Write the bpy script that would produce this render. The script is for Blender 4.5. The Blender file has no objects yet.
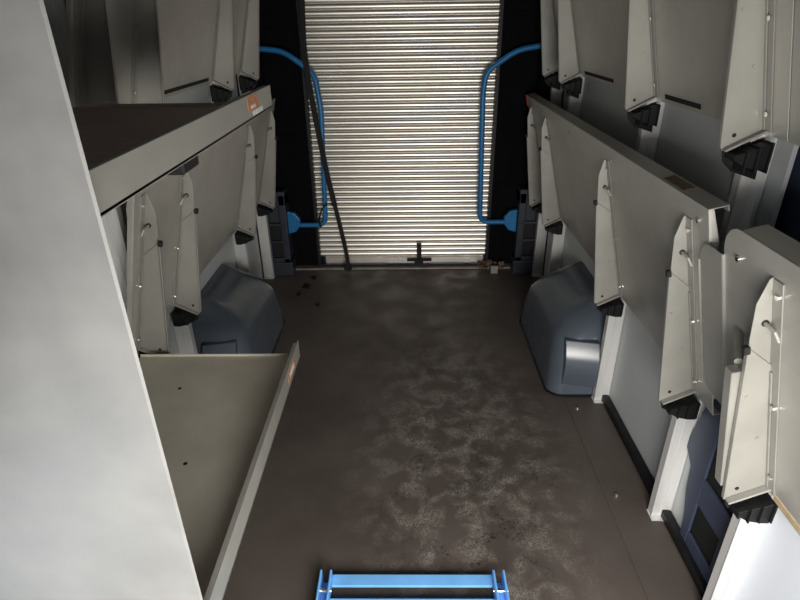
import bpy, bmesh, math, random
from mathutils import Vector, Matrix
random.seed(4)
C = bpy.context.scene.collection
SC = bpy.context.scene
PI = math.pi

# ---------------- camera ----------------
cd = bpy.data.cameras.new('camera'); cam = bpy.data.objects.new('camera', cd); C.objects.link(cam)
cd.sensor_width = 36; cd.lens = 24.975; cd.clip_start = 0.02
Rr = Vector((0.9999, 0.0113, -0.013)); Ru = Vector((0.0065, 0.4506, 0.8927))
Rr.normalize(); Ru = (Ru - Rr*Ru.dot(Rr)).normalized(); Rb = Rr.cross(Ru)
cam.matrix_world = Matrix(((Rr.x, Ru.x, Rb.x, 0), (Rr.y, Ru.y, Rb.y, 0), (Rr.z, Ru.z, Rb.z, 1.6), (0, 0, 0, 1)))
SC.camera = cam

# ---------------- light ----------------
w = bpy.data.worlds.new('world'); SC.world = w; w.use_nodes = True
w.node_tree.nodes['Background'].inputs[0].default_value = (0.75, 0.85, 1.0, 1)
w.node_tree.nodes['Background'].inputs[1].default_value = 0.12
def area(name, loc, target, sx, sy, power, col):
    l = bpy.data.lights.new(name, 'AREA'); l.shape = 'RECTANGLE'; l.size = sx; l.size_y = sy; l.energy = power; l.color = col
    o = bpy.data.objects.new(name, l); C.objects.link(o); o.location = loc
    o.rotation_euler = (Vector(target) - Vector(loc)).to_track_quat('-Z', 'Y').to_euler(); return o
area('cab_daylight', (0.30, -0.26, 0.86), (0.34, 1.6, 0.05), 0.8, 0.7, 45, (1.0, 0.965, 0.915))
area('windscreen_daylight', (0.05, -1.9, 1.25), (0.0, 3.0, 0.8), 0.8, 0.5, 8, (1.0, 0.96, 0.90))
area('side_door_daylight', (-0.98, 0.05, 0.40), (-0.5, 1.2, 0.5), 0.35, 0.5, 4.0, (0.84, 0.92, 1.0))
SC.view_settings.view_transform = 'Standard'; SC.view_settings.look = 'None'
SC.view_settings.exposure = 0.0; SC.view_settings.gamma = 1; SC.view_settings.use_curve_mapping = False

# ---------------- materials ----------------
def mat(name, col, rough=0.5, metal=0.0, nscale=0, namt=0.0, bump=0.0, bscale=60, spec=0.5, stretch=(1, 1, 1), rvar=0.0):
    m = bpy.data.materials.new(name); m.use_nodes = True; nt = m.node_tree; b = nt.nodes['Principled BSDF']
    b.inputs['Base Color'].default_value = (*col, 1); b.inputs['Roughness'].default_value = rough
    b.inputs['Metallic'].default_value = metal; b.inputs['Specular IOR Level'].default_value = spec
    tc = nt.nodes.new('ShaderNodeTexCoord')
    if nscale:
        mp = nt.nodes.new('ShaderNodeMapping'); mp.inputs['Scale'].default_value = stretch
        nt.links.new(tc.outputs['Object'], mp.inputs['Vector'])
        n = nt.nodes.new('ShaderNodeTexNoise'); n.inputs['Scale'].default_value = nscale; n.inputs['Detail'].default_value = 6
        nt.links.new(mp.outputs[0], n.inputs['Vector'])
        r = nt.nodes.new('ShaderNodeMapRange'); r.inputs['From Min'].default_value = 0.3; r.inputs['From Max'].default_value = 0.7
        r.inputs['To Min'].default_value = 1-namt; r.inputs['To Max'].default_value = 1+namt
        nt.links.new(n.outputs['Fac'], r.inputs['Value'])
        mx = nt.nodes.new('ShaderNodeVectorMath'); mx.operation = 'SCALE'; mx.inputs[0].default_value = col
        nt.links.new(r.outputs[0], mx.inputs['Scale']); nt.links.new(mx.outputs[0], b.inputs['Base Color'])
        if rvar:
            q = nt.nodes.new('ShaderNodeMapRange'); q.inputs['From Min'].default_value = 0.3; q.inputs['From Max'].default_value = 0.7
            q.inputs['To Min'].default_value = rough-rvar; q.inputs['To Max'].default_value = rough+rvar
            nt.links.new(n.outputs['Fac'], q.inputs['Value']); nt.links.new(q.outputs[0], b.inputs['Roughness'])
    if bump:
        n2 = nt.nodes.new('ShaderNodeTexNoise'); n2.inputs['Scale'].default_value = bscale
        nt.links.new(tc.outputs['Object'], n2.inputs['Vector'])
        bp = nt.nodes.new('ShaderNodeBump'); bp.inputs['Strength'].default_value = bump; bp.inputs['Distance'].default_value = 0.003
        nt.links.new(n2.outputs['Fac'], bp.inputs['Height']); nt.links.new(bp.outputs[0], b.inputs['Normal'])
    return m
M = {
 'sheet': mat('mill_aluminium', (0.53, 0.517, 0.474), 0.46, 0.5, 7, 0.10, 0.05, 18, rvar=0.07),
 'bracket': mat('bracket_aluminium', (0.33, 0.324, 0.293), 0.42, 0.2, 9, 0.08, 0.04, 25, rvar=0.06),
 'tray': mat('shelf_top_sheet', (0.62, 0.60, 0.50), 0.5, 0.15, 5, 0.12, 0.05, 18, rvar=0.07),
 'brown': mat('brown_shelf_top', (0.50, 0.36, 0.32), 0.5, 0.0, 6, 0.15, 0, stretch=(1, 6, 1)),  # brown tone for the top of the upper opened shelf
 'rail': mat('extruded_rail', (0.80, 0.80, 0.78), 0.34, 0.35, 30, 0.08, 0, stretch=(1, 1, .05)),
 'door': mat('roller_door_slats', (0.93, 0.89, 0.82), 0.40, 1.0, 3, 0.06, 0.0),
 'black': mat('black_plastic', (0.010, 0.010, 0.011), 0.5, 0, 20, 0.3, spec=0.3),
 'jamb': mat('black_lining', (0.004, 0.004, 0.005), 0.9, 0, 4, 0.3, spec=0.1),
 'panel': mat('grey_wall_panel', (0.56, 0.585, 0.585), 0.55, 0, 3, 0.05),
 'navy': mat('navy_body_paint', (0.055, 0.07, 0.115), 0.4, 0, 5, 0.12),
 'post': mat('darker_navy_post', (0.026, 0.033, 0.046), 0.45, 0, 5, 0.12),  # navy taken darker than the body, for the rear posts
 'arch': mat('slate_moulded_plastic', (0.082, 0.10, 0.125), 0.24, 0, 5, 0.12, 0.02, 200),
 'blue': mat('blue_tube_paint', (0.015, 0.17, 0.42), 0.4, 0, 8, 0.12),
 'stepblue': mat('light_blue_paint', (0.19, 0.50, 0.95), 0.4, 0, 12, 0.1),
 'bolt': mat('zinc_bolt', (0.85, 0.85, 0.83), 0.2, 1.0),
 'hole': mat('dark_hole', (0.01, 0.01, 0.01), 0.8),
 'partition': mat('partition_aluminium', (0.27, 0.270, 0.262), 0.5, 0.2, 7, 0.16, 0.03, 8, rvar=0.08),
 'orange': mat('orange_sticker', (0.55, 0.22, 0.11), 0.5, 0, 60, 0.35),
 'white': mat('white_sticker', (0.75, 0.74, 0.70), 0.5, 0, 40, 0.1),
 'red': mat('red_cap', (0.45, 0.05, 0.03), 0.5),
 'orangecap': mat('orange_cap', (0.35, 0.12, 0.04), 0.5),
 'roof': mat('roof_lining', (0.10, 0.10, 0.10), 0.8, 0, 3, 0.05),
 'strap': mat('black_webbing', (0.008, 0.008, 0.008), 0.8, 0, 90, 0.3),
 'tan': mat('tan_edge', (0.50, 0.38, 0.24), 0.5, 0, 40, 0.15),
 'brownjunk': mat('brown_debris', (0.13, 0.08, 0.055), 0.7, 0, 40, 0.4),
 'sill': mat('sill_aluminium', (0.42, 0.40, 0.36), 0.4, 0.7, 15, 0.25),
}
# floor: worn brown-grey sheet, scuffed where people walk
def floor_mat():
    m = bpy.data.materials.new('worn_floor'); m.use_nodes = True; nt = m.node_tree; L = nt.links; N = nt.nodes
    b = N['Principled BSDF']; tc = N.new('ShaderNodeTexCoord')
    def math_(op, a, c=None):
        n = N.new('ShaderNodeMath'); n.operation = op
        for i, q in enumerate((a, c)):
            if q is None: continue
            if isinstance(q, (int, float)): n.inputs[i].default_value = q
            else: L.new(q, n.inputs[i])
        return n.outputs[0]
    def noise(sc, det=5, dist=0, vec=None):
        n = N.new('ShaderNodeTexNoise'); n.inputs['Scale'].default_value = sc; n.inputs['Detail'].default_value = det
        n.inputs['Distortion'].default_value = dist; L.new(vec or tc.outputs['Object'], n.inputs['Vector']); return n.outputs['Fac']
    def rng(v, a, c, lo=0, hi=1):
        n = N.new('ShaderNodeMapRange'); n.interpolation_type = 'SMOOTHSTEP'
        for k, q in zip(('From Min', 'From Max', 'To Min', 'To Max'), (a, c, lo, hi)): n.inputs[k].default_value = q
        L.new(v, n.inputs['Value']); return n.outputs[0]
    sp = N.new('ShaderNodeSeparateXYZ'); L.new(tc.outputs['Object'], sp.inputs[0])
    # fine curved scratches: thin bands of strongly distorted noise
    def scratches(sc, dist, wid):
        f = noise(sc, 2, dist); d = math_('ABSOLUTE', math_('SUBTRACT', f, 0.5)); return rng(d, 0.0, wid, 1, 0)
    s1 = scratches(30, 2.5, 0.03); s2 = scratches(48, 1.5, 0.05); s3 = scratches(16, 3.5, 0.02)
    s = math_('MAXIMUM', math_('MAXIMUM', s1, math_('MULTIPLY', s2, 0.6)), s3)
    patch = rng(noise(11, 6, 0.4), 0.40, 0.66)
    # walked area, centre-right of the aisle
    dx = math_('DIVIDE', math_('SUBTRACT', sp.outputs['X'], 0.22), 0.50)
    dy = math_('DIVIDE', math_('SUBTRACT', sp.outputs['Y'], 1.75), 1.15)
    rr = math_('SQRT', math_('ADD', math_('MULTIPLY', dx, dx), math_('MULTIPLY', dy, dy)))
    area_ = rng(rr, 0.25, 1.15, 1, 0)
    mask = math_('MULTIPLY', math_('MULTIPLY', patch, area_), math_('ADD', math_('MULTIPLY', s, 0.9), 0.10))
    dirt = rng(noise(2.2, 6), 0.35, 0.65)
    mix1 = N.new('ShaderNodeMix'); mix1.data_type = 'RGBA'; L.new(dirt, mix1.inputs['Factor'])
    mix1.inputs['A'].default_value = (0.078, 0.063, 0.054, 1); mix1.inputs['B'].default_value = (0.105, 0.087, 0.075, 1)
    mix2 = N.new('ShaderNodeMix'); mix2.data_type = 'RGBA'; L.new(mask, mix2.inputs['Factor'])
    L.new(mix1.outputs['Result'], mix2.inputs['A']); mix2.inputs['B'].default_value = (0.34, 0.32, 0.28, 1)
    dk = math_('MULTIPLY', rng(noise(9, 4, 1.0), 0.52, 0.62), math_('MULTIPLY', area_, s2))
    mix3 = N.new('ShaderNodeMix'); mix3.data_type = 'RGBA'; L.new(dk, mix3.inputs['Factor'])
    L.new(mix2.outputs['Result'], mix3.inputs['A']); mix3.inputs['B'].default_value = (0.012, 0.012, 0.013, 1)
    L.new(mix3.outputs['Result'], b.inputs['Base Color'])
    L.new(rng(noise(6, 5), 0.3, 0.7, 0.48, 0.66), b.inputs['Roughness'])
    b.inputs['Specular IOR Level'].default_value = 0.4
    return m
M['floor'] = floor_mat()

# ---------------- helpers ----------------
XM2 = -0.084                                  # mirror: left x = XM2 - right x
def W(side, x, y, z): return (x if side > 0 else XM2 - x, y, z)
class MB:
    def __init__(s, side=1): s.bm = bmesh.new(); s.side = side
    def v(s, p): return s.bm.verts.new(W(s.side, *p))
    def prism(s, a, b):                       # two matching rings of points
        A = [s.v(p) for p in a]; B = [s.v(p) for p in b]; n = len(A)
        s.bm.faces.new(A); s.bm.faces.new(B[::-1])
        for i in range(n): s.bm.faces.new((A[i], B[i], B[(i+1) % n], A[(i+1) % n]))
    def box(s, x0, x1, y0, y1, z0, z1):
        s.prism([(x0, y0, z0), (x1, y0, z0), (x1, y1, z0), (x0, y1, z0)], [(x0, y0, z1), (x1, y0, z1), (x1, y1, z1), (x0, y1, z1)])
    def tube(s, pts, r, seg=12):
        pts = [Vector(p) for p in pts]; rings = []
        for i, p in enumerate(pts):
            t = (pts[min(i+1, len(pts)-1)] - pts[max(i-1, 0)]).normalized()
            a = t.cross(Vector((0, 1, 0.02)));  a = a if a.length > 0.1 else t.cross(Vector((1, 0, 0))); a.normalize(); b = t.cross(a)
            rings.append([s.v(p + r*(a*math.cos(k*2*PI/seg) + b*math.sin(k*2*PI/seg))) for k in range(seg)])
        for A, B in zip(rings, rings[1:]):
            for k in range(seg): s.bm.faces.new((A[k], A[(k+1) % seg], B[(k+1) % seg], B[k]))
        s.bm.faces.new(rings[0]); s.bm.faces.new(rings[-1][::-1])
    def cyl(s, p, q, r, seg=12): s.tube([p, q], r, seg)
    def build(s, name, m, parent=None, bevel=0, smooth=False, segs=1):
        bm = s.bm; bmesh.ops.recalc_face_normals(bm, faces=bm.faces[:])
        org = Vector((0, 0, 0))
        if parent is None and bm.verts:
            xs = [v.co for v in bm.verts]
            org = Vector((sum(c.x for c in xs)/len(xs), sum(c.y for c in xs)/len(xs), min(c.z for c in xs)))
            if name.startswith('floor'): org = Vector((0, 0, 0))
        elif parent is not None: org = parent['_o'] if '_o' in parent else Vector((0, 0, 0)); org = Vector(org)
        for v in bm.verts: v.co -= org
        me = bpy.data.meshes.new(name); bm.to_mesh(me); bm.free()
        me.materials.append(M[m] if isinstance(m, str) else m)
        if smooth:
            for p in me.polygons: p.use_smooth = True
            if hasattr(me, 'set_sharp_from_angle'): me.set_sharp_from_angle(angle=math.radians(38))
        o = bpy.data.objects.new(name, me); C.objects.link(o)
        ORG[o.name] = org
        if parent is not None: o.parent = parent; o.location = Vector((0, 0, 0))
        else: o.location = org
        if bevel:
            md = o.modifiers.new('b', 'BEVEL'); md.width = bevel; md.segments = segs; md.limit_method = 'ANGLE'; md.angle_limit = 0.6
        o['_o'] = list(org)
        return o
ORG = {}
def tag(o, label=None, cat=None, group=None, kind=None):
    if label: o['label'] = label
    if cat: o['category'] = cat
    if group: o['group'] = group
    if kind: o['kind'] = kind
    return o
def empty(name, loc, label, cat, group=None):
    o = bpy.data.objects.new(name, None); C.objects.link(o); o.location = loc; o.empty_display_size = 0.05
    o['_o'] = list(loc); return tag(o, label, cat, group)
def struct(o): return tag(o, kind='structure')

# ---------------- setting ----------------
def wx(z): return 0.928
DY = 3.72
b = MB(); b.box(-1.2, 1.1, -1.6, 3.95, -0.05, 0.0); struct(b.build('floor', 'floor'))
b = MB(); b.box(-1.2, 1.15, -0.3, 3.95, 2.25, 2.3); struct(b.build('ceiling', 'roof'))
SN = {1: 'right', -1: 'left'}
def slab(b, y0, y1, z0, z1, off, th):         # slab following the leaning wall, inner face at wx-off
    f = lambda z: wx(z) - off
    b.prism([(f(z0), y0, z0), (f(z0), y1, z0), (f(z1), y1, z1), (f(z1), y0, z1)],
            [(f(z0)+th, y0, z0), (f(z0)+th, y1, z0), (f(z1)+th, y1, z1), (f(z1)+th, y0, z1)])
for s in (1, -1):
    b = MB(s); slab(b, 0.3 if s > 0 else 0.0, 3.95, 0, 2.25, -0.035, 0.05); wall = struct(b.build('wall_'+SN[s], 'navy'))
    # grey lining sheets between the rails, lower and upper
    for (y0, y1) in ((1.452, 2.128), (2.132, 3.12), (3.125, 3.50), (1.368, 1.448)) if s > 0 else ((0.8, 1.695), (1.70, 2.045), (2.05, 2.985), (2.99, 3.50)):
        b = MB(s); slab(b, y0, y1, 0.0, 1.37, 0.0, 0.012); b.build('lower_lining', 'panel', wall)
        b = MB(s); slab(b, y0, y1, 1.373, 2.24, 0.0, 0.012); b.build('upper_lining', 'panel', wall)
    b = MB(s); b.box(0.895, 0.926, 1.0 if s > 0 else 0.8, 3.42, 0.0, 0.035); struct(b.build('trim_1' if s > 0 else 'trim_2', 'black', bevel=0.004))
b = MB(1); slab(b, 1.30, 1.366, 0.0, 0.70, 0.0, 0.012); b.build('lower_lining', 'panel', bpy.data.objects['wall_right'])
# near right white lining below the near shelf
b = MB(1); slab(b, 0.35, 1.045, 0.0, 0.95, 0.006, 0.03); b.build('near_lining', mat('pale_lining', (0.72, 0.76, 0.82), 0.5, 0, 3, 0.03), bpy.data.objects['wall_right'])

# floor seams: a separate strip on the right
b = MB(1); b.box(0.727, 0.893, 0.4, 2.135, 0.0, 0.0035); struct(b.build('floor_strip', 'floor', bevel=0.001))
for (x, y, lb) in ((0.764, 2.045, 'small bright bolt head in the floor beside the right wheel arch'),
                   (0.768, 1.527, 'small bright bolt head in the floor nearer the blue step, beside the lower lining')):
    b = MB(1); b.cyl((x, y, 0.003), (x, y, 0.009), 0.0085, 10); b.cyl((x, y, 0.009), (x, y, 0.012), 0.005, 10)
    tag(b.build('floor_bolt', 'bolt', smooth=True), lb, 'bolt', 'bolts in the floor strip')

# back of the body: black lining either side of the door
bk = None
b = MB(1); b.box(0.565, 1.05, DY-0.02, DY+0.2, 0, 2.25); bk = struct(b.build('wall_back', 'jamb'))
b = MB(1); b.box(-1.15, -0.648, DY-0.02, DY+0.2, 0, 2.25); b.build('left_lining', 'jamb', bk)
b = MB(1); b.box(-0.648, 0.565, DY-0.02, DY+0.2, 1.95, 2.25); b.build('header', 'jamb', bk)
b = MB(1); b.box(-0.648, -0.63, DY-0.05, DY+0.1, 0, 1.95); b.build('door_track', 'black', bk)
b = MB(1); b.box(0.547, 0.565, DY-0.05, DY+0.1, 0, 1.95); b.build('door_track', 'black', bk)
# sill strip
b = MB(1); b.box(-0.82, 0.74, 3.655, 3.685, 0, 0.014); struct(b.build('trim_3', 'sill', bevel=0.003))
b = MB(1); b.box(-0.82, 0.74, 3.685, 3.70, 0, 0.03); struct(b.build('trim_4', 'black'))

# roller door
b = MB(1); bm = b.bm; pitch = 0.0352; per = 14; z0 = 0.075; n = int((1.93-z0)/pitch)
prof = []
for i in range(n):
    for k in range(per):
        t = k/per
        d = 0.0075*(1-(2*t-1)**2)
        prof.append((z0 + (i+t)*pitch, DY + 0.008 - d))
xs = (-0.634, 0.551)
cols = [[bm.verts.new((x, y, z)) for (z, y) in prof] for x in xs]
cols2 = [[bm.verts.new((x, DY+0.02, z)) for (z, y) in prof] for x in xs]
for i in range(len(prof)-1):
    bm.faces.new((cols[0][i], cols[1][i], cols[1][i+1], cols[0][i+1]))
    bm.faces.new((cols2[0][i], cols2[0][i+1], cols2[1][i+1], cols2[1][i]))
door = b.build('door_1', 'door', smooth=True); struct(door)
b = MB(1); b.box(-0.60, 0.54, DY-0.004, DY+0.014, 0.012, 0.074); b.box(-0.60, 0.54, DY-0.010, DY-0.004, 0.012, 0.022); b.build('bottom_bar', 'door', door, bevel=0.002)
for x0, x1 in ((-0.15, -0.10), (-0.085, -0.035), (-0.02, 0.02), (0.125, 0.15), (0.40, 0.44)):
    b = MB(1); b.box(x0, x1, DY-0.0125, DY-0.0042, 0.03, 0.055); b.build('white_plate', 'white', door)
b = MB(1); b.box(0.060, 0.092, DY-0.034, DY-0.012, 0.02, 0.185); b.box(0.045, 0.105, DY-0.036, DY-0.0105, 0.0, 0.06)
b.box(-0.01, 0.165, DY-0.040, DY-0.024, 0.052, 0.072); b.box(0.062, 0.09, DY-0.042, DY-0.03, 0.165, 0.185)
b.build('latch_handle', 'black', door, bevel=0.003)

# navy corner posts by the door with recesses
for s in (1, -1):
    b = MB(s)
    x0, x1, y0, y1 = 0.735, 0.90, 3.57, 3.70
    b.box(x0+0.03, x1, y0+0.03, y1, 0, 0.60)
    for za, zb in ((0, 0.13), (0.235, 0.255), (0.36, 0.38), (0.50, 0.60)): b.box(x0, x1-0.02, y0, y1, za, zb)
    b.box(x0, x0+0.05, y0, y1-0.005, 0, 0.58); b.box(x1-0.045, x1-0.015, y0+0.002, y1-0.005, 0, 0.58)
    b.box(x0-0.01, x1, y0-0.012, y1, 0, 0.10)
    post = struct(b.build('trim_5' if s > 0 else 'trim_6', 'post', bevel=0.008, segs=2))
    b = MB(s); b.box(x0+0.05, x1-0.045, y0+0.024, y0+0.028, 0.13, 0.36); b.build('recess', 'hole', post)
    b = MB(s); b.box(0.80, 0.925, 3.60, 3.69, 0.602, 2.24); struct(b.build('trim_7' if s > 0 else 'trim_8', 'jamb', bevel=0.01))

# lower body pressing, right, between rail and near lining
b = MB(1); bm = b.bm
def skin(pts, x0, th):
    A = [(x0, y, z) for (y, z) in pts]; B = [(x0 + th, y, z) for (y, z) in pts]
    b.prism(A, B)
X0 = 0.914
out = [(1.335, 0.0), (1.345, 0.10), (1.375, 0.20), (1.385, 0.29), (1.43, 0.33), (1.43, 0.37), (1.40, 0.50), (1.365, 0.62), (1.375, 0.72), (1.30, 0.72)]
skin([(1.30, 0.0)] + out, X0, 0.010)
skin([(1.05, 0.0), (1.298, 0.0), (1.298, 0.085), (1.05, 0.085)], X0, 0.010)
skin([(1.05, 0.21), (1.298, 0.21), (1.298, 0.315), (1.05, 0.315)], X0, 0.010)
skin([(1.05, 0.087), (1.16, 0.087), (1.16, 0.208), (1.05, 0.208)], X0, 0.010)
skin([(1.05, 0.54), (1.298, 0.54), (1.298, 0.72), (1.05, 0.72)], X0, 0.010)
skin([(1.05, 0.317), (1.12, 0.317), (1.12, 0.538), (1.05, 0.538)], X0, 0.016)
pr = b.build('trim_9', 'navy', bevel=0.004, segs=2); struct(pr)
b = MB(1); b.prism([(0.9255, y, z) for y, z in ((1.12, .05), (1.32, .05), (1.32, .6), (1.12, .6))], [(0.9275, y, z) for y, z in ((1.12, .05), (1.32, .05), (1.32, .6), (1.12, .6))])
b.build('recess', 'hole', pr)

# partition panel near the camera, left (with turned edge)
b = MB(1); b.box(-1.15, -0.350, 0.600, 0.606, 0.0, 2.25)
pt = struct(b.build('wall_front', 'partition', bevel=0.003))

# ---------------- wheel arches ----------------
def wheel_arch(side, label):
    b = MB(side); xw = 0.9265
    lv = [(0.0, .655, 2.148, 2.93, .07), (0.012, .657, 2.150, 2.93, .07), (0.10, .661, 2.155, 2.92, .075), (0.2, .668, 2.163, 2.90, .085), (0.27, .680, 2.175, 2.88, .10),
          (0.32, .705, 2.195, 2.85, .115), (0.36, .745, 2.225, 2.82, .13), (0.395, .795, 2.26, 2.79, .12), (0.422, .85, 2.315, 2.765, .07), (0.437, .90, 2.34, 2.75, .02)]
    rings = []
    for z, xi, ya, yb, r in lv:
        r = min(r, xw-xi-0.002); ring = [(xw, ya, z)]
        for k in range(9):
            a = PI/2*k/8; ring.append((xi+r-r*math.sin(a), ya+r-r*math.cos(a), z))
        for k in range(1, 8): ring.append((xi, ya+r+(yb-ya-2*r)*k/8, z))
        for k in range(9):
            a = PI/2*k/8; ring.append((xi+r-r*math.cos(a), yb-r+r*math.sin(a), z))
        ring.append((xw, yb, z)); rings.append([b.v(p) for p in ring])
    n = len(rings[0])
    for A, B in zip(rings, rings[1:]):
        for k in range(n-1): b.bm.faces.new((A[k], A[k+1], B[k+1], B[k]))
        b.bm.faces.new((A[n-1], A[0], B[0], B[n-1]))
    b.bm.faces.new(rings[-1]); b.bm.faces.new(rings[0][::-1])
    o = b.build('wheel_arch', 'arch', smooth=True)
    tag(o, label, 'wheel arch', 'moulded wheel arches')
    b = MB(side)                               # raised panel on the near face, bulged and tilted to catch a highlight
    N_ = 12; R1, R2 = [], []
    for k in range(N_+1):
        t = k/N_; z = 0.065 + 0.225*t; yb = 2.158 + 0.022*t; bul = 0.010 + 0.020*math.sin(PI*t)
        R1.append((0.712+0.012*t, yb+0.012, z)); R2.append((0.722+0.010*t, yb-bul, z))
    def prof_(x, sh): return [(x, 2.158+0.022*k/N_ - (0.008+0.032*math.sin(PI*k/N_)) - sh, 0.065+0.225*k/N_) for k in range(N_+1)]
    back = lambda x: [(x, 2.20, 0.29), (x, 2.20, 0.065)]
    b.prism(prof_(0.712, -0.006)+back(0.712), prof_(0.857, 0.026)+back(0.857))
    b.build('raised_panel', 'arch', o, bevel=0.003, segs=2, smooth=True)
    b = MB(side)
    ring = [(xw-0.01, 2.146), (.725, 2.146), (.70, 2.15), (.675, 2.168), (.658, 2.19), (.653, 2.215), (.653, 2.86), (.66, 2.89), (.68, 2.915), (.71, 2.932), (xw-0.01, 2.932)]
    b.tube([(x, y, 0.005) for x, y in ring], 0.006, 6); b.build('edge_seal', 'black', o, smooth=True)
    return o
wheel_arch(1, 'glossy slate-blue moulded wheel arch bulging from the right wall, below the folded shelf')
wheel_arch(-1, 'dark slate wheel arch on the left wall, half hidden behind the opened lower shelf')

# ---------------- wall rails ----------------
def rail(side, y, label, z1=2.22):
    b = MB(side)
    x0, x1, z0 = 0.860, 0.926, 0.006
    b.box(x0, x1, y, y+0.003, z0, z1)                      # broad web facing the cab
    b.box(x0, x0+0.003, y, y+0.030, z0, z1); b.box(x1-0.003, x1, y-0.004, y+0.034, z0, z1)
    b.box(x0, x0+0.012, y-0.003, y, z0, z1); b.box(x0+0.030, x0+0.035, y-0.0025, y, z0, z1); b.box(x1-0.010, x1-0.003, y-0.002, y, z0, z1)
    b.box(x0, x1, y+0.027, y+0.030, z0, z1)
    o = b.build('wall_rail', 'rail', bevel=0.001)
    tag(o, label, 'rail', 'aluminium wall rails holding the shelves')
    b = MB(side); b.box(x0-0.004, x1, y-0.022, y+0.03, 0.0, 0.005); b.build('foot', 'rail', o)
    return o
rail(1, 1.045, 'bright ribbed aluminium rail nearest the camera on the right wall, beside the white lining')
rail(1, 1.435, 'aluminium rail on the right wall beside the navy body pressing')
rail(1, 2.112, 'aluminium rail on the right wall in front of the near end of the wheel arch')
rail(1, 3.12, 'short-looking aluminium rail rising behind the far end of the right wheel arch')
rail(1, 3.53, 'rearmost aluminium rail on the right wall beside the corner post')
rail(-1, 1.725, 'aluminium rail on the left wall, mostly hidden behind the opened shelves')
rail(-1, 2.066, 'aluminium rail on the left wall before the near end of the dark wheel arch')
rail(-1, 3.0, 'aluminium rail on the left wall behind the far end of the dark wheel arch')
rail(-1, 3.53, 'rearmost aluminium rail on the left wall beside the corner post')

# ---------------- folding shelves ----------------
S = Vector((-0.246, 0, 0.969)); Nn = Vector((-0.969, 0, -0.246))
S.normalize(); Nn = Vector((-S.z, 0, S.x))
HX, HZ = 0.889, 0.554
def hpt(hx, hz, s_, n_, y):                    # along the folded sheet s_, out into the aisle n_
    return (hx + S.x*s_ + Nn.x*n_, y, hz + S.z*s_ + Nn.z*n_)
def rect_on(b, hx, hz, s0, s1, n0, n1, y0, y1):
    b.prism([hpt(hx, hz, s0, n0, y0), hpt(hx, hz, s1, n0, y0), hpt(hx, hz, s1, n1, y0), hpt(hx, hz, s0, n1, y0)],
            [hpt(hx, hz, s0, n0, y1), hpt(hx, hz, s1, n0, y1), hpt(hx, hz, s1, n1, y1), hpt(hx, hz, s0, n1, y1)])
def poly_on(b, hx, hz, pts, y0, y1):
    b.prism([hpt(hx, hz, a, c, y0) for a, c in pts], [hpt(hx, hz, a, c, y1) for a, c in pts])
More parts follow.
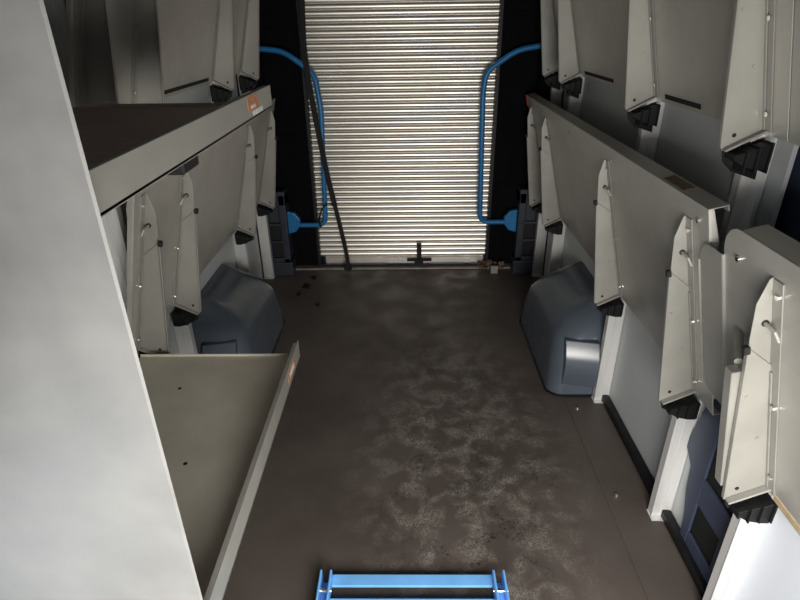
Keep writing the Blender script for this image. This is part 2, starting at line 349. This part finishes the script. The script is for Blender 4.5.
def bracket(shelf, side, y, hx, hz):
    b = MB(side); B = lambda *a: rect_on(b, hx, hz, *a)
    P_ = lambda pts, y0, y1: poly_on(b, hx, hz, pts, y0, y1)
    # lower web plate, tapering upwards, cut on the slant
    P_([(0.012, 0.0), (-0.012, 0.104), (0.005, 0.111), (0.44, 0.058), (0.37, 0.0)], y-0.003, y)
    # upper web plate behind it with the pointed tip
    P_([(0.28, 0.0), (0.28, 0.060), (0.44, 0.050), (0.535, 0.036), (0.588, 0.010), (0.592, 0.0)], y+0.0005, y+0.0035)
    # turned edge on the free side and at the bottom
    P_([(0.0, 0.109), (0.0, 0.113), (0.44, 0.059), (0.44, 0.055)], y-0.015, y-0.003)
    P_([(0.010, 0.0), (-0.014, 0.104), (-0.008, 0.104), (0.016, 0.0)], y-0.022, y-0.003)
    # flange lying on the sheet
    B(0.01, 0.59, 0.0022, 0.0052, y-0.034, y); B(0.012, 0.36, 0.0052, 0.0085, y-0.012, y-0.003)
    br = b.build('bracket', 'bracket', shelf, bevel=0.0012)
    for s_ in (0.055, 0.27, 0.555):
        b = MB(side); c = y-0.022
        b.cyl(hpt(hx, hz, s_, 0.005, c), hpt(hx, hz, s_, 0.011, c), 0.0062, 8); b.build('bolt', 'bolt', br, smooth=True)
    b = MB(side)                                # rivets and punched holes in the web
    for s_, n_ in ((0.17, 0.03), (0.30, 0.055)):
        b = MB(side); b.cyl(hpt(hx, hz, s_, n_, y-0.0025), hpt(hx, hz, s_, n_, y-0.005), 0.0048, 8); b.build('rivet', 'bracket', br, smooth=True)
    b = MB(side); b.cyl(hpt(hx, hz, 0.018, 0.075, y-0.0031), hpt(hx, hz, 0.018, 0.075, y-0.0036), 0.0055, 10); b.build('hole', 'hole', br)
    b = MB(side)
    b.cyl(hpt(hx, hz, 0.485, 0.018, y+0.0003), hpt(hx, hz, 0.485, 0.018, y-0.001), 0.008, 10)
    b.build('hole', 'hole', br)
    b = MB(side)                                # pin that slides in the slot, bent down onto the sheet
    b.tube([hpt(hx, hz, 0.485, 0.018, y+0.012), hpt(hx, hz, 0.485, 0.018, y-0.008), hpt(hx, hz, 0.478, 0.014, y-0.028), hpt(hx, hz, 0.455, 0.008, y-0.033)], 0.0042, 8)
    b.build('pin', 'bracket', br, smooth=True)
    b = MB(side); rect_on(b, hx, hz, 0.425, 0.445, 0.055, 0.068, y-0.018, y-0.004); b.build('catch', 'hole', br, bevel=0.002)
    # ribbed black plastic hinge block clipped on the rail
    b = MB(side); dx, dz = hx, hz
    def blk(pts, y0, y1): b.prism([(dx+p, y0, dz+q) for p, q in pts], [(dx+p, y1, dz+q) for p, q in pts])
    full = [(-0.094, -0.042), (0.004, -0.008), (0.008, -0.115 if hz > 1 else -0.088), (-0.022, -0.105 if hz > 1 else -0.084), (-0.06, -0.092 if hz > 1 else -0.078), (-0.086, -0.068)]
    inner = [(-0.085, -0.044), (0.002, -0.014), (0.002, -0.08), (-0.022, -0.08), (-0.055, -0.072), (-0.078, -0.058)]
    y = y-0.022; blk(inner, y-0.020, y+0.026)
    for yy in (y+0.022,): blk(full, yy, yy+0.006)
    for px in (-0.088, -0.06, -0.033, -0.004):
        top = -0.042 + (px+0.094)*0.34
        b.box(dx+px, dx+px+0.004, y-0.030, y+0.026, dz-0.055 if px < -0.08 else dz-(0.086 if hz > 1 else 0.07), dz+top)
    b.build('hinge_block', 'black', shelf, bevel=0.001)
def sheet(b, hx, hz, y0, y1, L=0.646, lip=0.048, n0=0.0, flange=None):
    r = lambda *a: rect_on(b, hx, hz, *a)
    r(0.0, L, -0.002, 0.002, y0, y1)                       # sheet (lips turn to the wall)
    r(L-0.003, L, -lip, -0.002, y0, y1)                    # top lip
    r(L-0.018, L-0.003, -lip, -lip+0.003, y0, y1)          # return
    r(0.0, 0.003, -0.020, -0.002, y0, y1)
    for a in (y0, y1-0.003):
        poly_on(b, hx, hz, [(0.06, -0.002), (L-0.003, -0.002), (L-0.003, -0.012), (L-0.09, -0.022), (L-0.12, -0.018), (0.06, -0.012)], a, a+0.003)
def folded(side, name_label, y0, y1, ys, hx, hz, group):
    root = empty('folding_shelf', W(side, hx, (y0+y1)/2, hz), name_label, 'shelf', group)
    b = MB(side); sheet(b, hx, hz, y0, y1); b.build('shelf_panel', 'sheet', root, bevel=0.001)
    for y in ys: bracket(root, side, y, hx, hz)
    return root
DX, DZ = 0.0, 0.780
G1 = 'grey aluminium shelves folded up against the walls'
r1 = folded(1, 'long folded shelf on the right wall at middle height, with red end cap', 1.308, 3.60, (1.43, 2.10, 3.10, 3.49), HX, HZ, G1)
b = MB(1); rect_on(b, HX, HZ, 0.575, 0.648, -0.050, 0.006, 3.597, 3.625); b.build('end_cap', 'red', r1, bevel=0.004)
# small bolts along the top edge
for y in (1.36, 2.02, 2.35, 2.62): 
    b = MB(1); b.cyl(hpt(HX, HZ, 0.60, 0.002, y), hpt(HX, HZ, 0.60, 0.008, y), 0.006, 8); b.build('edge_bolt', 'bolt', r1, smooth=True)
b = MB(1); rect_on(b, HX, HZ, 0.6462, 0.6468, -0.04, -0.008, 1.47, 1.60); b.build('warning_sticker', mat('faded_sticker', (0.22, 0.14, 0.09), 0.6, 0, 90, 0.4), r1)

# near right shelf with rounded turned end
root = empty('folding_shelf', (HX, 0.8, HZ), 'bright near aluminium shelf folded on the right wall, with rounded corner flange and pale edge', 'shelf', G1)
b = MB(1)
hx = HX - 0.002
def roundedsheet(b, y0, y1, L, rad):
    pts = [(0.0, y0), (0.0, y1), (L-rad, y1)]
    for k in range(1, 9):
        a = k*PI/16; pts.append((L-rad+rad*math.sin(a), y1-rad+rad*math.cos(a)))
    pts.append((L, y0))
    b.prism([hpt(hx, HZ, s_, 0.002, y) for s_, y in pts], [hpt(hx, HZ, s_, -0.002, y) for s_, y in pts])
roundedsheet(b, 0.35, 1.232, 0.646, 0.075)
rect_on(b, hx, HZ, 0.643, 0.646, -0.055, -0.002, 0.35, 1.16)
b.build('shelf_panel', 'sheet', root, bevel=0.001)
b = MB(1)
pts = [(0.095, 1.230), (0.095, 1.318), (0.108, 1.335), (0.49, 1.345)]
for k in range(0, 7):
    a = k*PI/12; pts.append((0.50+0.06*math.sin(a), 1.285+0.06*math.cos(a)))
pts += [(0.56, 1.230)]
b.prism([hpt(hx, HZ, s_, 0.008, y) for s_, y in pts], [hpt(hx, HZ, s_, 0.005, y) for s_, y in pts])
rect_on(b, hx, HZ, 0.095, 0.56, 0.001, 0.008, 1.227, 1.230)
rect_on(b, hx, HZ, 0.10, 0.50, 0.005, 0.012, 1.3425, 1.345)
b.build('end_flange', 'bracket', root, bevel=0.0015)
b = MB(1); rect_on(b, hx, HZ, -0.016, 0.012, -0.014, 0.004, 0.35, 1.0); b.build('pale_edge', 'tan', root, bevel=0.002)
bracket(root, 1, 1.03, hx, HZ)
b = MB(1)
poly_on(b, hx, HZ, [(0.03, 0.098), (0.03, 0.112), (0.37, 0.085), (0.37, 0.06)], 1.031, 1.062)
b.build('bracket_sleeve', 'bracket', root, bevel=0.002)
b = MB(1); b.cyl(hpt(hx, HZ, 0.575, 0.002, 1.165), hpt(hx, HZ, 0.575, 0.008, 1.165), 0.007, 10); b.build('edge_bolt', 'bolt', root, smooth=True)
# body support bracket tube between flange and sleeve
b = MB(1); b.cyl(hpt(hx, HZ, 0.385, 0.01, 1.15), hpt(hx, HZ, 0.375, 0.055, 1.06), 0.010, 12); b.build('support_tube', 'bracket', root, smooth=True)

UR = folded(1, 'upper right aluminium shelf folded up, above the long middle shelf', 1.335, 3.58, (1.43, 2.108, 3.08, 3.47), HX+DX, HZ+DZ, G1)
ru = empty('folding_shelf', (HX+DX, 0.8, HZ+DZ), 'near upper right shelf folded up, only its bright edge in view at the frame corner', 'shelf', G1)
b = MB(1); sheet(b, HX+DX-0.003, HZ+DZ, 0.45, 1.325); b.build('shelf_panel', 'sheet', ru, bevel=0.001)
bracket(ru, 1, 1.04, HX+DX-0.003, HZ+DZ)

folded(-1, 'lower left aluminium shelf folded up, between the opened shelf and the rear', 1.62, 3.60, (1.695, 2.04, 2.98, 3.49), HX, HZ, G1)
UL = folded(-1, 'upper left aluminium shelf folded up, in the dark behind the opened upper shelf', 1.665, 3.58, (1.72, 2.062, 2.95, 3.47), HX+DX, HZ+DZ, G1)

# opened shelves on the left
def opened(z, brown_top, label, zt):
    y0, y1 = 0.615, 1.655; xi, xo = -0.950, -0.385
    root = empty('opened_shelf', ((xi+xo)/2, (y0+y1)/2, z), label, 'shelf', 'shelves opened flat on the left')
    b = MB(1); b.box(xi, xo, y0, y1, z, z+0.004); b.build('shelf_top', 'brown' if brown_top else 'tray', root)
    b = MB(1)
    b.box(xo-0.003, xo, y0, y1, z-0.002, zt)
    b.box(xo-0.014, xo-0.003, y0, y1-0.02, zt-0.003, zt)
    b.build('front_lip', 'bracket', root, bevel=0.001)
    b = MB(1); b.prism([(xo-0.003, y1-0.003, z), (xi, y1-0.003, z), (xi, y1-0.003, z+0.012), (xo-0.03, y1-0.003, z+0.012), (xo-0.003, y1-0.003, zt-0.006)],
                       [(xo-0.003, y1, z), (xi, y1, z), (xi, y1, z+0.012), (xo-0.03, y1, z+0.012), (xo-0.003, y1, zt-0.006)])
    b.build('end_lip', 'tray', root)
    for y in (1.20, 1.56):                      # support arms below
        b = MB(1); b.prism([(xi+0.02, y, z), (xo-0.04, y, z), (xo-0.06, y, z-0.03), (xi+0.1, y, z-0.09), (xi+0.02, y, z-0.09)],
                           [(xi+0.02, y+0.003, z), (xo-0.04, y+0.003, z), (xo-0.06, y+0.003, z-0.03), (xi+0.1, y+0.003, z-0.09), (xi+0.02, y+0.003, z-0.09)])
        b.build('support_arm', 'bracket', root)
    return root
for root_, sd, spans in ((UR, 1, ((1.76, 2.02), (2.55, 2.98))), (UL, -1, ((2.22, 2.88),))):
    for ya, yb in spans:
        b = MB(sd); rect_on(b, HX, HZ+DZ, 0.014, 0.030, 0.0022, 0.0028, ya, yb); b.build('slot', 'hole', root_)
up = opened(1.385, True, 'upper left shelf opened flat, brown inside, with warning sticker on its front lip', 1.443)
lo = opened(0.545, False, 'lower left shelf opened flat, olive-grey metal with a bright front lip', 0.612)
b = MB(1); b.box(-0.3849, -0.3842, 1.40, 1.50, 1.405, 1.438); b.build('warning_sticker', 'orange', up)
b = MB(1); b.box(-0.3841, -0.3838, 1.425, 1.47, 1.409, 1.417); b.build('sticker_text', 'white', up)
b = MB(1); b.box(-0.3849, -0.3842, 1.44, 1.54, 1.391, 1.403); b.build('white_sticker', 'white', up)
b = MB(1); b.box(-0.3849, -0.3842, 1.46, 1.57, 0.565, 0.60); b.build('warning_sticker', 'orange', lo)
b = MB(1); b.box(-0.3841, -0.3838, 1.48, 1.55, 0.572, 0.592); b.build('sticker_text', 'white', lo)
b = MB(1); b.box(-0.44, -0.39, 0.96, 1.04, 1.362, 1.384); b.build('catch', 'black', up, bevel=0.004)
for x, y in ((-0.74, 1.46), (-0.60, 1.12)):
    b = MB(1); b.cyl((x, y, 0.5491), (x, y, 0.5497), 0.006, 10); b.build('hole', 'hole', lo)

# ---------------- blue grab handles ----------------
def smooth_path(pts, r=0.05, n=5):
    P_ = [Vector(p) for p in pts]; out = [P_[0]]
    for a, c, d in zip(P_, P_[1:], P_[2:]):
        ra = min(r, (c-a).length*0.45, (d-c).length*0.45)
        p0 = c + (a-c).normalized()*ra; p1 = c + (d-c).normalized()*ra
        for k in range(n+1):
            t = k/n; out.append(p0*(1-t)**2 + c*2*t*(1-t) + p1*t*t)
    out.append(P_[-1]); return out
def handle(pts, fx, s, label):
    K = 3.62/3.5; pts = [(x*K, 3.62, 1.6-(1.6-z)*K) for x, y, z in pts]
    b = MB(1); b.tube(smooth_path(pts, 0.06, 6), 0.0165, 14)
    root = b.build('grab_handle', 'blue', smooth=True); tag(root, label, 'handle', 'blue grab handles by the roller door')
    b = MB(1)
    a = fx
    q = [(a, .295), (a, .455), (a-s*.05, .445), (a-s*.085, .40), (a-s*.085, .355), (a-s*.05, .31)]
    b.prism([(x, 3.600, z) for x, z in q], [(x, 3.640, z) for x, z in q])
    b.build('mounting_flange', 'blue', root, bevel=0.006, segs=2)
    b = MB(1); u = pts[0]; b.cyl((u[0], 3.62, u[2]), (u[0]-s*0.012, 3.62, u[2]), 0.04, 16); b.build('upper_flange', 'blue', root, smooth=True)
handle([(-0.95, 3.5, 1.472), (-0.72, 3.5, 1.450), (-0.545, 3.5, 1.325), (-0.522, 3.5, 1.12), (-0.547, 3.5, 0.395), (-0.79, 3.5, 0.395)], -0.822, -1,
       'blue bent-tube grab handle left of the roller door, black strap hanging beside it')
handle([(0.87, 3.5, 1.475), (0.63, 3.5, 1.437), (0.463, 3.5, 1.325), (0.448, 3.5, 1.22), (0.470, 3.5, 0.405), (0.70, 3.5, 0.405)], 0.733, 1,
       'blue bent-tube grab handle right of the roller door')

# ---------------- strap ----------------
def ribbon(b, pts, wd, th=0.003, tw=0.5):
    P_ = [Vector(p) for p in smooth_path(pts, 0.08, 5)]; ring = []
    for i, p in enumerate(P_):
        t = (P_[min(i+1, len(P_)-1)] - P_[max(i-1, 0)]).normalized()
        a = Vector((math.cos(tw), math.sin(tw)*0.6, 0)); a = (a - t*a.dot(t)).normalized(); c = t.cross(a)
        ring.append([b.v(p + a*sx*wd/2 + c*sy*th/2) for sx, sy in ((-1, -1), (1, -1), (1, 1), (-1, 1))])
    for A, B in zip(ring, ring[1:]):
        for k in range(4): b.bm.faces.new((A[k], A[(k+1) % 4], B[(k+1) % 4], B[k]))
    b.bm.faces.new(ring[0]); b.bm.faces.new(ring[-1][::-1])
st = empty('pull_strap', (-0.5, 3.588, 1.0), 'long black webbing strap hanging from the door top down to the floor', 'strap')
b = MB(1); ribbon(b, [(-0.585, 3.59, 1.95), (-0.60, 3.588, 1.70), (-0.612, 3.588, 1.46), (-0.594, 3.588, 1.225), (-0.556, 3.588, 0.926), (-0.522, 3.588, 0.669), (-0.49, 3.588, 0.499)], 0.034); b.build('webbing', 'strap', st)
b = MB(1); ribbon(b, [(-0.49, 3.588, 0.499), (-0.465, 3.588, 0.359), (-0.44, 3.588, 0.213), (-0.426, 3.588, 0.10), (-0.422, 3.588, 0.02)], 0.028); b.build('tail', 'strap', st)
b = MB(1); b.box(-0.455, -0.40, 3.585, 3.597, 0.03, 0.075); b.build('hook', 'black', st, bevel=0.004)
b = MB(1); ribbon(b, [(-0.49, 3.586, 0.499), (-0.53, 3.58, 0.52), (-0.575, 3.56, 0.487), (-0.60, 3.55, 0.41), (-0.588, 3.55, 0.36)], 0.016, 0.003, 1.2); b.build('loop', 'strap', st)

# ---------------- odds and ends by the sill ----------------
b = MB(1)
for k in range(14):
    x = 0.50+random.random()*0.17; z = random.random()*0.05; r = 0.014+random.random()*0.016
    a = random.random()*3
    b.prism([(x+r*math.cos(a+q*PI/2), 3.60+random.random()*0.05, z+r*(1+math.sin(a+q*PI/2))*0.8+0.002) for q in range(4)],
            [(x+r*math.cos(a+q*PI/2), 3.63+random.random()*0.04, z+r*(1+math.sin(a+q*PI/2))*0.8+0.002) for q in range(4)])
tag(b.build('crumpled_wrapper', 'brownjunk'), 'crumpled brown wrapper heap at the right foot of the roller door', 'litter')
b = MB(1); b.box(0.575, 0.625, 3.575, 3.598, 0.0, 0.055); b.box(0.585, 0.615, 3.573, 3.575, 0.015, 0.04)
tag(b.build('door_catch', 'sill', bevel=0.004), 'small grey metal catch standing at the right foot of the roller door', 'catch')
scr = ['larger dark scrap on the floor near the left blue handle flange', 'dark scrap on the floor just ahead of the sill, left', 'small dark crumb on the floor left of the aisle', 'tiny dark crumb farthest from the sill on the left']
for (x, y, r), lb in zip(((-0.69, 3.38, 0.035), (-0.66, 3.52, 0.025), (-0.575, 3.11, 0.018), (-0.72, 3.26, 0.016)), scr):
    b = MB(1); ps = [(x+r*(0.7+0.6*random.random())*math.cos(k*PI/4), y+r*1.3*(0.6+0.7*random.random())*math.sin(k*PI/4)) for k in range(8)]
    b.prism([(p, q, 0.0) for p, q in ps], [(x+(p-x)*.6, y+(q-y)*.6, 0.008) for p, q in ps])
    tag(b.build('rubber_scrap', 'black'), lb, 'scrap', 'dark scraps on the floor')

# ---------------- blue step at the cab end ----------------
root = empty('folding_step', (0.005, 1.05, 0.0), 'light blue metal step frame lying on the floor at the near end', 'step')
for sx, x0, x1 in ((-1, -0.285, -0.247), (1, 0.256, 0.294)):
    b = MB(1); b.box(x0, x1, 0.70, 1.165, 0.0, 0.012)
    b.box(x0, x0+0.007, 0.70, 1.175, 0.0, 0.062); b.box(x1-0.007, x1, 0.70, 1.175, 0.0, 0.062)
    sp_ = b.build('side_rail', 'stepblue', root, bevel=0.003)
    b = MB(1); b.cyl((x0-0.004, 1.12, 0.035), (x1+0.004, 1.12, 0.035), 0.008, 10); b.build('pivot_bolt', 'bolt', sp_, smooth=True)
for y0, y1 in ((1.140, 1.180), (1.060, 1.098), (0.96, 1.0)):
    b = MB(1); b.box(-0.247, 0.256, y0, y1, 0.020, 0.030); b.box(-0.247, 0.256, y1-0.004, y1, 0.006, 0.030); b.build('crossbar', 'stepblue', root, bevel=0.003, segs=2)

for o in bpy.data.objects:
    if '_o' in o: del o['_o']
